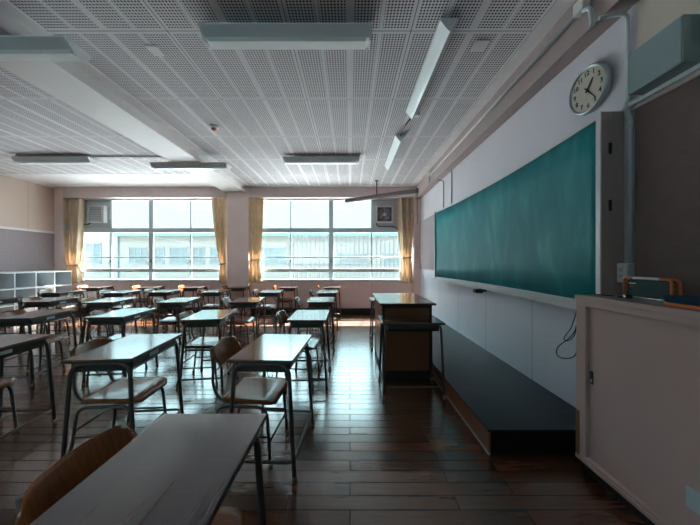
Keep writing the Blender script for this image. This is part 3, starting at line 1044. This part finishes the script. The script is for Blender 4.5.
# cable hanging down the far side of the cabinet
pts = [(1.56, 1.66, 1.102), (1.53, 1.73, 1.102), (1.50, 1.788, 1.105), (1.46, 1.795, 1.08), (1.455, 1.797, .99), (1.44, 1.800, .93), (1.42, 1.802, .87), (1.385, 1.803, .83),
       (1.375, 1.804, .80), (1.41, 1.803, .795), (1.446, 1.800, .83), (1.452, 1.797, .90), (1.448, 1.798, .86), (1.40, 1.803, .80), (1.345, 1.806, .765), (1.325, 1.806, .72), (1.35, 1.805, .685), (1.41, 1.803, .68), (1.452, 1.799, .70), (1.458, 1.797, .76)]
def smooth(pts, it=2):
    pts = [Vector(p) for p in pts]
    for _ in range(it):
        o = [pts[0]]
        for a, b in zip(pts, pts[1:]):
            o += [a * .75 + b * .25, a * .25 + b * .75]
        pts = o + [pts[-1]]
    return pts
tag(MB().tube(smooth(pts), .0028, 8).build('cable', M['black']), 'thin black cable looping down the far side of the pale cabinet', 'cable')

# ------------------------------------------------------------------ outlet, conduit, speaker box
t = thing('wall_outlet', 'surface-mounted outlet box on the wall behind the pale cabinet', 'outlet', (1.7395, 1.752, 1.235))
MB().box(-.04, .02, -.033, .028, -.06, .06, .004).build('back_box', M['pipe'], t)
MB().box(-.046, -.039, -.031, .026, -.058, .058, .003).build('face_plate', M['white'], t)
for z in (-.02, .02):
    MB().box(-.0475, -.0455, -.012, .010, z - .011, z + .011, .001).build('socket', M['panel_grey'], t)
# conduit from the beam down to the outlet
t = thing('conduit', 'pale grey conduit running down beside the chalkboard to the outlet', 'pipe', (0, 0, 0))
up = fillet([(1.60, 1.80, 2.868), (1.66, 1.78, 2.872), (1.742, 1.755, 2.86), (1.742, 1.755, 2.30)], .10, 8)
MB().tube(up, .012, 12).build('upper_pipe', M['pipe'], t)
lo = fillet([(1.738, 1.755, 2.31), (1.712, 1.755, 2.268), (1.712, 1.735, 2.24), (1.712, 1.735, 2.10)], .025, 5)
lo = fillet([(1.736, 1.757, 2.285), (1.716, 1.748, 2.262), (1.736, 1.735, 2.20), (1.736, 1.735, 1.296)], .03, 5)
MB().tube(lo, .012, 12).build('lower_pipe', M['pipe'], t)
MB().cyl((1.736, 1.735, 2.185), (0, 0, -1), .0155, .05, 14).build('coupling', M['pipe'], t)
MB().cyl((1.742, 1.755, 2.35), (0, 0, -1), .0155, .06, 14).build('coupling', M['pipe'], t)
# wall speaker cabinet
t = thing('wall_speaker', 'grey teal steel box mounted high above the dark notice board', 'speaker box', (XR, 1.5, 2.395))
MB().box(-.135, -.002, -.135, .14, -.117, .118, .003).build('case', M['speaker'], t)
MB().box(-.1375, -.134, -.128, .133, -.110, .111, .001).build('front_plate', M['speaker'], t)
tag(MB().use(M['pipe']).box(XR - .02, XR - .002, -1.0, 1.355, 2.505, 2.575, .003).build('cable_duct'), 'pale cable duct on the wall behind the steel speaker box', 'duct')

# pipe rail along the beam
t = thing('rail_pipe', 'pale pipe rail fixed along the right-hand beam under the ceiling', 'rail', (0, 0, 0))
MB().tube([(1.612, 1.97, 3.06), (1.612, 5.68, 3.06)], .016, 12).build('pipe', M['frame_alu'], t)
MB().box(1.578, 1.632, 1.90, 1.985, 3.03, 3.12, .006).build('junction_box', M['white'], t)
MB().box(1.585, 1.632, 5.62, 5.70, 3.04, 3.12, .006).build('junction_box', M['white'], t)
MB().tube(fillet([(1.606, 1.925, 3.035), (1.606, 1.87, 3.0), (1.606, 1.855, 2.87)], .03), .014, 12).build('drop_pipe', M['pipe'], t)
MB().tube([(1.606, 5.66, 3.05), (1.606, 5.66, 2.93)], .011, 10).build('drop_pipe', M['pipe'], t)

# ------------------------------------------------------------------ wall clock
t = thing('wall_clock', 'round steel-rimmed clock with cream dial above the chalkboard', 'clock', (XR, 2.03, 2.553))
t.rotation_euler = (0, R(-3), 0)
CR = .166
AX = (-1, 0, 0)
MB().lathe((0, 0, 0), AX, [(CR - .02, .004), (CR - .004, .006), (CR, .02), (CR - .002, .042), (CR - .009, .052), (CR - .017, .050), (CR - .022, .040)], 64).build('rim', M['clock_rim'], t)
MB().cyl((-.004, 0, 0), AX, CR - .016, .034, 64).build('dial', M['clock_face'], t)
def dial(ang, r, h):
    """ang clockwise from 12 as seen from the room; +y is to the viewer's left"""
    return Vector((-h, -r * math.sin(ang), r * math.cos(ang)))
for n in range(1, 13):
    cu = bpy.data.curves.new('numeral', 'FONT')
    cu.body = str(n)
    cu.size = .046
    cu.align_x = 'CENTER'
    cu.align_y = 'CENTER'
    cu.extrude = .0006
    cu.offset = .0011
    cu.resolution_u = 4
    tmp = bpy.data.objects.new('numeral_tmp', cu)
    COL.objects.link(tmp)
    bpy.context.view_layer.update()
    me = bpy.data.meshes.new_from_object(tmp.evaluated_get(bpy.context.evaluated_depsgraph_get()))
    bpy.data.objects.remove(tmp)
    me.name = 'numeral'
    # text x -> -y, text y -> z, text z -> -x
    me.transform(Matrix(((0, 0, -1, 0), (-1, 0, 0, 0), (0, 1, 0, 0), (0, 0, 0, 1))))
    me.materials.clear()
    me.materials.append(M['ink'])
    ob = bpy.data.objects.new('numeral', me)
    COL.objects.link(ob)
    ob.location = dial(n * PI / 6, .114, .0385)
    ob.parent = t
def hand(name, ang, l0, l1, w0, w1, h):
    q = Vector((0, -math.cos(ang), -math.sin(ang)))
    a, b = dial(ang, -l0, h), dial(ang, l1, h)
    m_ = MB()
    v = [m_.bm.verts.new(p) for p in (a + q * w0, a - q * w0, b - q * w1, b + q * w1)]
    v2 = [m_.bm.verts.new(p.co + Vector((-.0015, 0, 0))) for p in v]
    m_.bm.faces.new(v)
    m_.bm.faces.new(v2[::-1])
    for k in range(4):
        m_.bm.faces.new((v[k], v[(k + 1) % 4], v2[(k + 1) % 4], v2[k]))
    return m_.build(name, M['ink'], t)
hand('hour_hand', R(41), .02, .078, .0062, .004, .041)
hand('minute_hand', R(143), .025, .115, .0052, .003, .044)
MB().cyl((-.038, 0, 0), AX, .008, .008, 16).build('pin', M['ink'], t)

# ------------------------------------------------------------------ ceiling lamps
def lamp_x(xc, y0, zt, label, L=1.33):
    """inverted-trapezoid batten across the room"""
    t = thing('ceiling_lamp', label, 'ceiling lamp', (xc, y0 + .118, zt), 0, 'battens across the ceiling')
    h = L / 2
    MB().prism([(-.118, 0), (.118, 0), (.114, -.008), (.048, -.056), (-.040, -.056), (-.114, -.008)], 0, -h, h).build('housing', M['lamp'], t)
    MB().prism([(-.045, -.052), (.053, -.052), (.050, -.082), (-.040, -.082)], 0, -h + .03, h - .03, .004).build('tube_cover', M['lamp_diff'], t)
    for s in (-1, 1):
        MB().prism([(-.122, .0), (.122, .0), (.116, -.014), (.054, -.086), (-.046, -.086), (-.116, -.014)], 0, s * h - .006, s * h + .006).build('end_cap', M['lamp'], t)
    MB().box(-h + .15, h - .15, -.05, .05, -.002, (.04 if zt > 3.1 else .012) + .002).build('mounting_channel', M['panel_grey'], t)
    return t
lamp_x(-.505, 2.17, 3.16, 'long ceiling lamp across the top centre of the photo, nearest the chalkboard')
lamp_x(-.505, 4.915, 3.16, 'ceiling lamp before the right-hand window, first lamp right of the beam')
lamp_x(-2.88, 2.17, 3.06, 'ceiling lamp under the beam at the top left corner of the photo')
lamp_x(-2.85, 4.915, 3.06, 'far ceiling lamp fixed under the beam before the pillar')
lamp_x(-5.28, 4.915, 3.16, 'ceiling lamp left of the beam, farthest from the chalkboard')
def lamp_y(x, y0, y1, label):
    t = thing('chalkboard_lamp', label, 'ceiling lamp', (x, (y0 + y1) / 2, ZC), 0, 'lamps along the chalkboard')
    h = (y1 - y0) / 2
    MB().prism([(-.066, .002), (.066, .002), (.062, -.02), (.008, -.105), (-.016, -.080), (-.062, -.02)], 1, -h, h, .002).build('housing', M['lamp_diff'], t)
    for s in (-1, 1):
        MB().prism([(-.07, .0), (.07, .0), (.066, -.022), (.010, -.110), (-.018, -.084), (-.066, -.022)], 1, s * h - .006, s * h + .006).build('end_cap', M['lamp'], t)
    return t
lamp_y(.77, 2.18, 3.51, 'slim white lamp parallel to the chalkboard, nearer the camera')
lamp_y(.745, 4.165, 5.49, 'slim white lamp parallel to the chalkboard, nearer the windows')
tag(MB().use(M['white']).box(.80, .88, 3.54, 3.62, ZC - .035, ZC + .002, .006).build('lamp_connector'), 'small white box on the ceiling at the near chalkboard lamp end', 'connector box')
tag(MB().tube([(.80, 3.63, ZC - .012), (.76, 3.85, ZC - .012), (.75, 4.16, ZC - .02)], .009, 8).build('lamp_cable', M['cable']), 'dark cable on the ceiling between the two chalkboard lamps', 'cable')
tag(MB().use(M['panel_grey']).tube([(-3.95 - .67, 4.99, ZC - .014), (-3.17, 4.99, ZC - .014)], .012, 8).build('lamp_conduit'), 'thin conduit on the ceiling joining the leftmost lamp to the beam', 'conduit')
# ceiling fittings
t = thing('alarm_sensor', 'small round ceiling alarm sensor with dark red lens left of centre', 'sensor', (-1.9, 3.91, ZC))
MB().lathe((0, 0, 0), (0, 0, -1), [(.0, -.002), (.058, -.002), (.058, .015), (.045, .028), (.0, .03)], 24).build('base', M['white'], t)
MB().lathe((0, 0, -.026), (0, 0, -1), [(.036, 0), (.034, .02), (.018, .032), (0, .034)], 20).build('lens', M['red'], t)
tag(MB().use(M['ceil_plain']).box(1.08, 1.20, 2.39, 2.51, ZC - .012, ZC + .002, .003).build('ceiling_plate'), 'square plain plate on the perforated ceiling near the chalkboard', 'ceiling plate', 'plates on the ceiling')
tag(MB().use(M['ceil_plain']).box(-1.79, -1.69, 2.45, 2.57, ZC - .01, ZC + .002, .003).build('ceiling_plate'), 'small plain plate on the ceiling left of the near centre lamp', 'ceiling plate', 'plates on the ceiling')

# ------------------------------------------------------------------ roll-up screen hung across the corner
A, B = Vector((1.42, 5.97, 2.83)), Vector((-.10, 6.94, 2.83))
t = thing('projection_screen', 'rolled-up projection screen hanging at an angle across the right window top', 'screen', (A + B) / 2, math.atan2(B.y - A.y, B.x - A.x))
L2 = (B - A).length / 2
MB().prism([(-.04, -.03), (-.02, -.048), (.02, -.048), (.04, -.03), (.04, .03), (.02, .046), (-.02, .046), (-.04, .03)], 0, -L2, L2).build('case', M['screen_case'], t)
MB().box(-L2 - .03, -L2, -.045, .045, -.05, .05, .008).build('end_cap', M['metal_dark'], t)
MB().box(L2, L2 + .02, -.045, .045, -.05, .05, .008).build('end_cap', M['lamp'], t)
MB().box(-L2 * .98, L2 * .98, -.008, .008, -.06, -.046, .002).build('bottom_bar', M['chrome'], t)
MB().tube([(.05, 0, .04), (.05, 0, ZC - 2.83)], .012, 10).build('hanger', M['metal_dark'], t)
MB().cyl((.05, 0, ZC - 2.83), (0, 0, -1), .045, .012, 20).build('ceiling_rose', M['metal_dark'], t)
MB().tube([(-L2 - .015, -.0, -.05), (-L2 - .015, .0, -.72)], .006, 8).build('pull_cord', M['cable'], t)

# ------------------------------------------------------------------ cubby shelf along the rear wall
t = thing('cubby_shelf', 'white open cubby shelf along the left wall', 'shelf', (XL, 0, 0))
SX, SY0, SY1 = .60, 4.62, 7.11
zs = [.06, .41, .75, 1.085]
c = MB()
for z in zs:
    c.box(.002, SX, SY0, SY1 - .13, z - .014, z + .014, .002)
c.build('board', M['shelf_white'], t)
n = 6
W = (SY1 - .13 - SY0) / n
for k in range(n + 1):
    y = SY0 + W * k
    MB().box(.004, SX - .002, y - .013, y + .013, .0, 1.09, .002).build('upright', M['shelf_white'], t)
MB().box(.002, .014, SY0, SY1 - .13, .06, 1.08).build('back_panel', M['shelf_in'], t)
# small control box beside the far left curtain
tag(MB().use(M['panel_grey']).box(-7.2, -7.14, D - .14, D - .05, 2.12, 2.30, .006).build('switch_box'), 'small grey box on the corner pillar beside the far left curtain', 'switch box')

# ------------------------------------------------------------------ outside
OY = 24.0
k_ = OY / 280
def ox(p): return (p - 350) * k_
def oz(y): return 1.3 + (262 - y) * k_
struct(MB().box(-70, 60, D + .12, 70, -.4, -.15), 'ground', M['ground'])
struct(MB().box(-70, 60, D + .12, D + 3.0, -.155, -.13), 'dimmer_strip', M['bounce_dimmer'])  # unseen dark strip added to cut sun bounce onto the ceiling
struct(MB().box(XL - 2, XR + 3, D + .12, D + 1.5, 3.45, 3.6), 'shade_slab', M['facade'])  # unseen overhang added, sized to limit the sun patch indoors
t = thing('school_building', 'long cream school building with green roof edge seen through the windows', 'building', (0, OY, -.15))
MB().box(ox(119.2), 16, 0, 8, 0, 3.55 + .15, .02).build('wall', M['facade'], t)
MB().box(ox(119.2), 16.3, -.5, 8.4, 3.68, 4.28, .03).build('roof_edge', M['green_roof'], t)
def far_win(p0, p1, y0, y1, n=2, dy=0.0, parent=None):
    x0, x1, z0, z1 = ox(p0), ox(p1), oz(y1) + .15, oz(y0) + .15
    f = MB()
    for (a, b, c0, d) in ((x0, x1, z0, z0 + .07), (x0, x1, z1 - .07, z1), (x0, x0 + .07, z0, z1), (x1 - .07, x1, z0, z1)):
        f.box(a, b, -.06 + dy, .05 + dy, c0, d)
    for k in range(1, n):
        x = x0 + (x1 - x0) * k / n
        f.box(x - .035, x + .035, -.05 + dy, .05 + dy, z0 + .07, z1 - .07)
    f.box(x0, x1, -.05 + dy, .05 + dy, (z0 + z1) / 2 - .03, (z0 + z1) / 2 + .03)
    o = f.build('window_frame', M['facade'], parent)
    MB().box(x0 + .03, x1 - .03, -.02 + dy, .02 + dy, z0 + .03, z1 - .03).build('pane', M['far_window'], o)
for (a, b, n) in ((129, 147, 3), (154, 164.5, 2), (169.5, 188, 3), (193, 205, 2), (210, 225, 2), (262, 286, 4), (339, 369, 5), (383, 402, 3)):
    y0 = 247 if a < 300 else 253
    far_win(a, b, y0, 263, n, 0, t)
t = thing('annex_building', 'pale annex with one blue window at the far left outside', 'building', (0, OY - .25, -.15))
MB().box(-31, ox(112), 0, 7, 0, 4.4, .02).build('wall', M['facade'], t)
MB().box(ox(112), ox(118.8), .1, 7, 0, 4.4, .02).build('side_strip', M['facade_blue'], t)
far_win(89, 104, 243, 263, 2, 0, t)
MB().box(ox(83.5), ox(86), -.12, .0, 0, 4.4, .02).build('drain_pipe', M['yellow'], t)
# slatted screen outside the right window
t = thing('slat_fence', 'tall white slatted fence outside the window nearest the chalkboard', 'fence', (0, 10.6, -.15))
xx = -2.3
fence = []
while xx < 2.3:
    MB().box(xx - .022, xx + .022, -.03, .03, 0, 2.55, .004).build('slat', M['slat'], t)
    xx += .165
for z in (.35, 1.35, 2.40):
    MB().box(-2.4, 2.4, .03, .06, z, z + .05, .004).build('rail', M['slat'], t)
def wire(a, b, sag, label):
    a, b = Vector(a), Vector(b)
    pts = [a.lerp(b, i / 24) - Vector((0, 0, sag * 4 * (i / 24) * (1 - i / 24))) for i in range(25)]
    tag(MB().tube(pts, .012, 6).build('overhead_wire', M['cable']), label, 'wire', 'overhead wires outside')
wire((-13.5, 17, 3.15), (-5.5, 17, 2.0), .12, 'overhead wire sloping past the building in the left window')
wire((-4.6, 16, 1.72), (3.4, 16, 2.72), .12, 'overhead wire rising across the window nearest the chalkboard')

# ------------------------------------------------------------------ light
wd = bpy.data.worlds.new('sky')
S.world = wd
wd.use_nodes = True
nt = wd.node_tree
bg = nt.nodes['Background']
tc = nt.nodes.new('ShaderNodeTexCoord')
sp = nt.nodes.new('ShaderNodeSeparateXYZ')
nt.links.new(tc.outputs['Generated'], sp.inputs[0])
rp = ramp(nt, [(0.0, (0.062, 0.083, 0.088)), (0.22, (0.064, 0.086, 0.092)), (0.34, (0.29, 0.43, 0.47)), (0.55, (0.70, 0.93, 1.0)), (1.0, (0.66, 0.88, 1.0))])
nt.links.new(sp.outputs[2], rp.inputs['Fac'])
nt.links.new(rp.outputs['Color'], bg.inputs['Color'])
bg.inputs['Strength'].default_value = 8.0
sun = bpy.data.lights.new('sun', 'SUN')
sun.energy = 39
sun.angle = R(0.6)
sun.color = (1.0, 0.88, 0.78)
so = bpy.data.objects.new('sun', sun)
COL.objects.link(so)
d = Vector((-.20, -.85, -1.0)).normalized()
so.rotation_euler = d.to_track_quat('-Z', 'Y').to_euler()
so.location = (4, 14, 16)

# ------------------------------------------------------------------ camera
cam = bpy.data.cameras.new('camera')
cam.sensor_fit = 'HORIZONTAL'
cam.sensor_width = 36
cam.lens = 36 * 280 / 700
cam.clip_start = .02
co = bpy.data.objects.new('camera', cam)
COL.objects.link(co)
co.location = (0, 0, H)
co.rotation_euler = (R(90), 0, 0)
S.camera = co
cam.shift_y = 0.0
S.view_settings.view_transform = 'Standard'
S.view_settings.look = 'None'
S.view_settings.exposure = 1.2
S.view_settings.gamma = 1.0
S.view_settings.use_curve_mapping = False
S.cycles.max_bounces = 10
S.cycles.diffuse_bounces = 6
S.cycles.glossy_bounces = 4
S.cycles.transparent_max_bounces = 12
S.cycles.caustics_reflective = False
S.cycles.caustics_refractive = False
S.cycles.sample_clamp_indirect = 8
S.cycles.use_denoising = True
S.cycles.denoising_prefilter = 'ACCURATE'
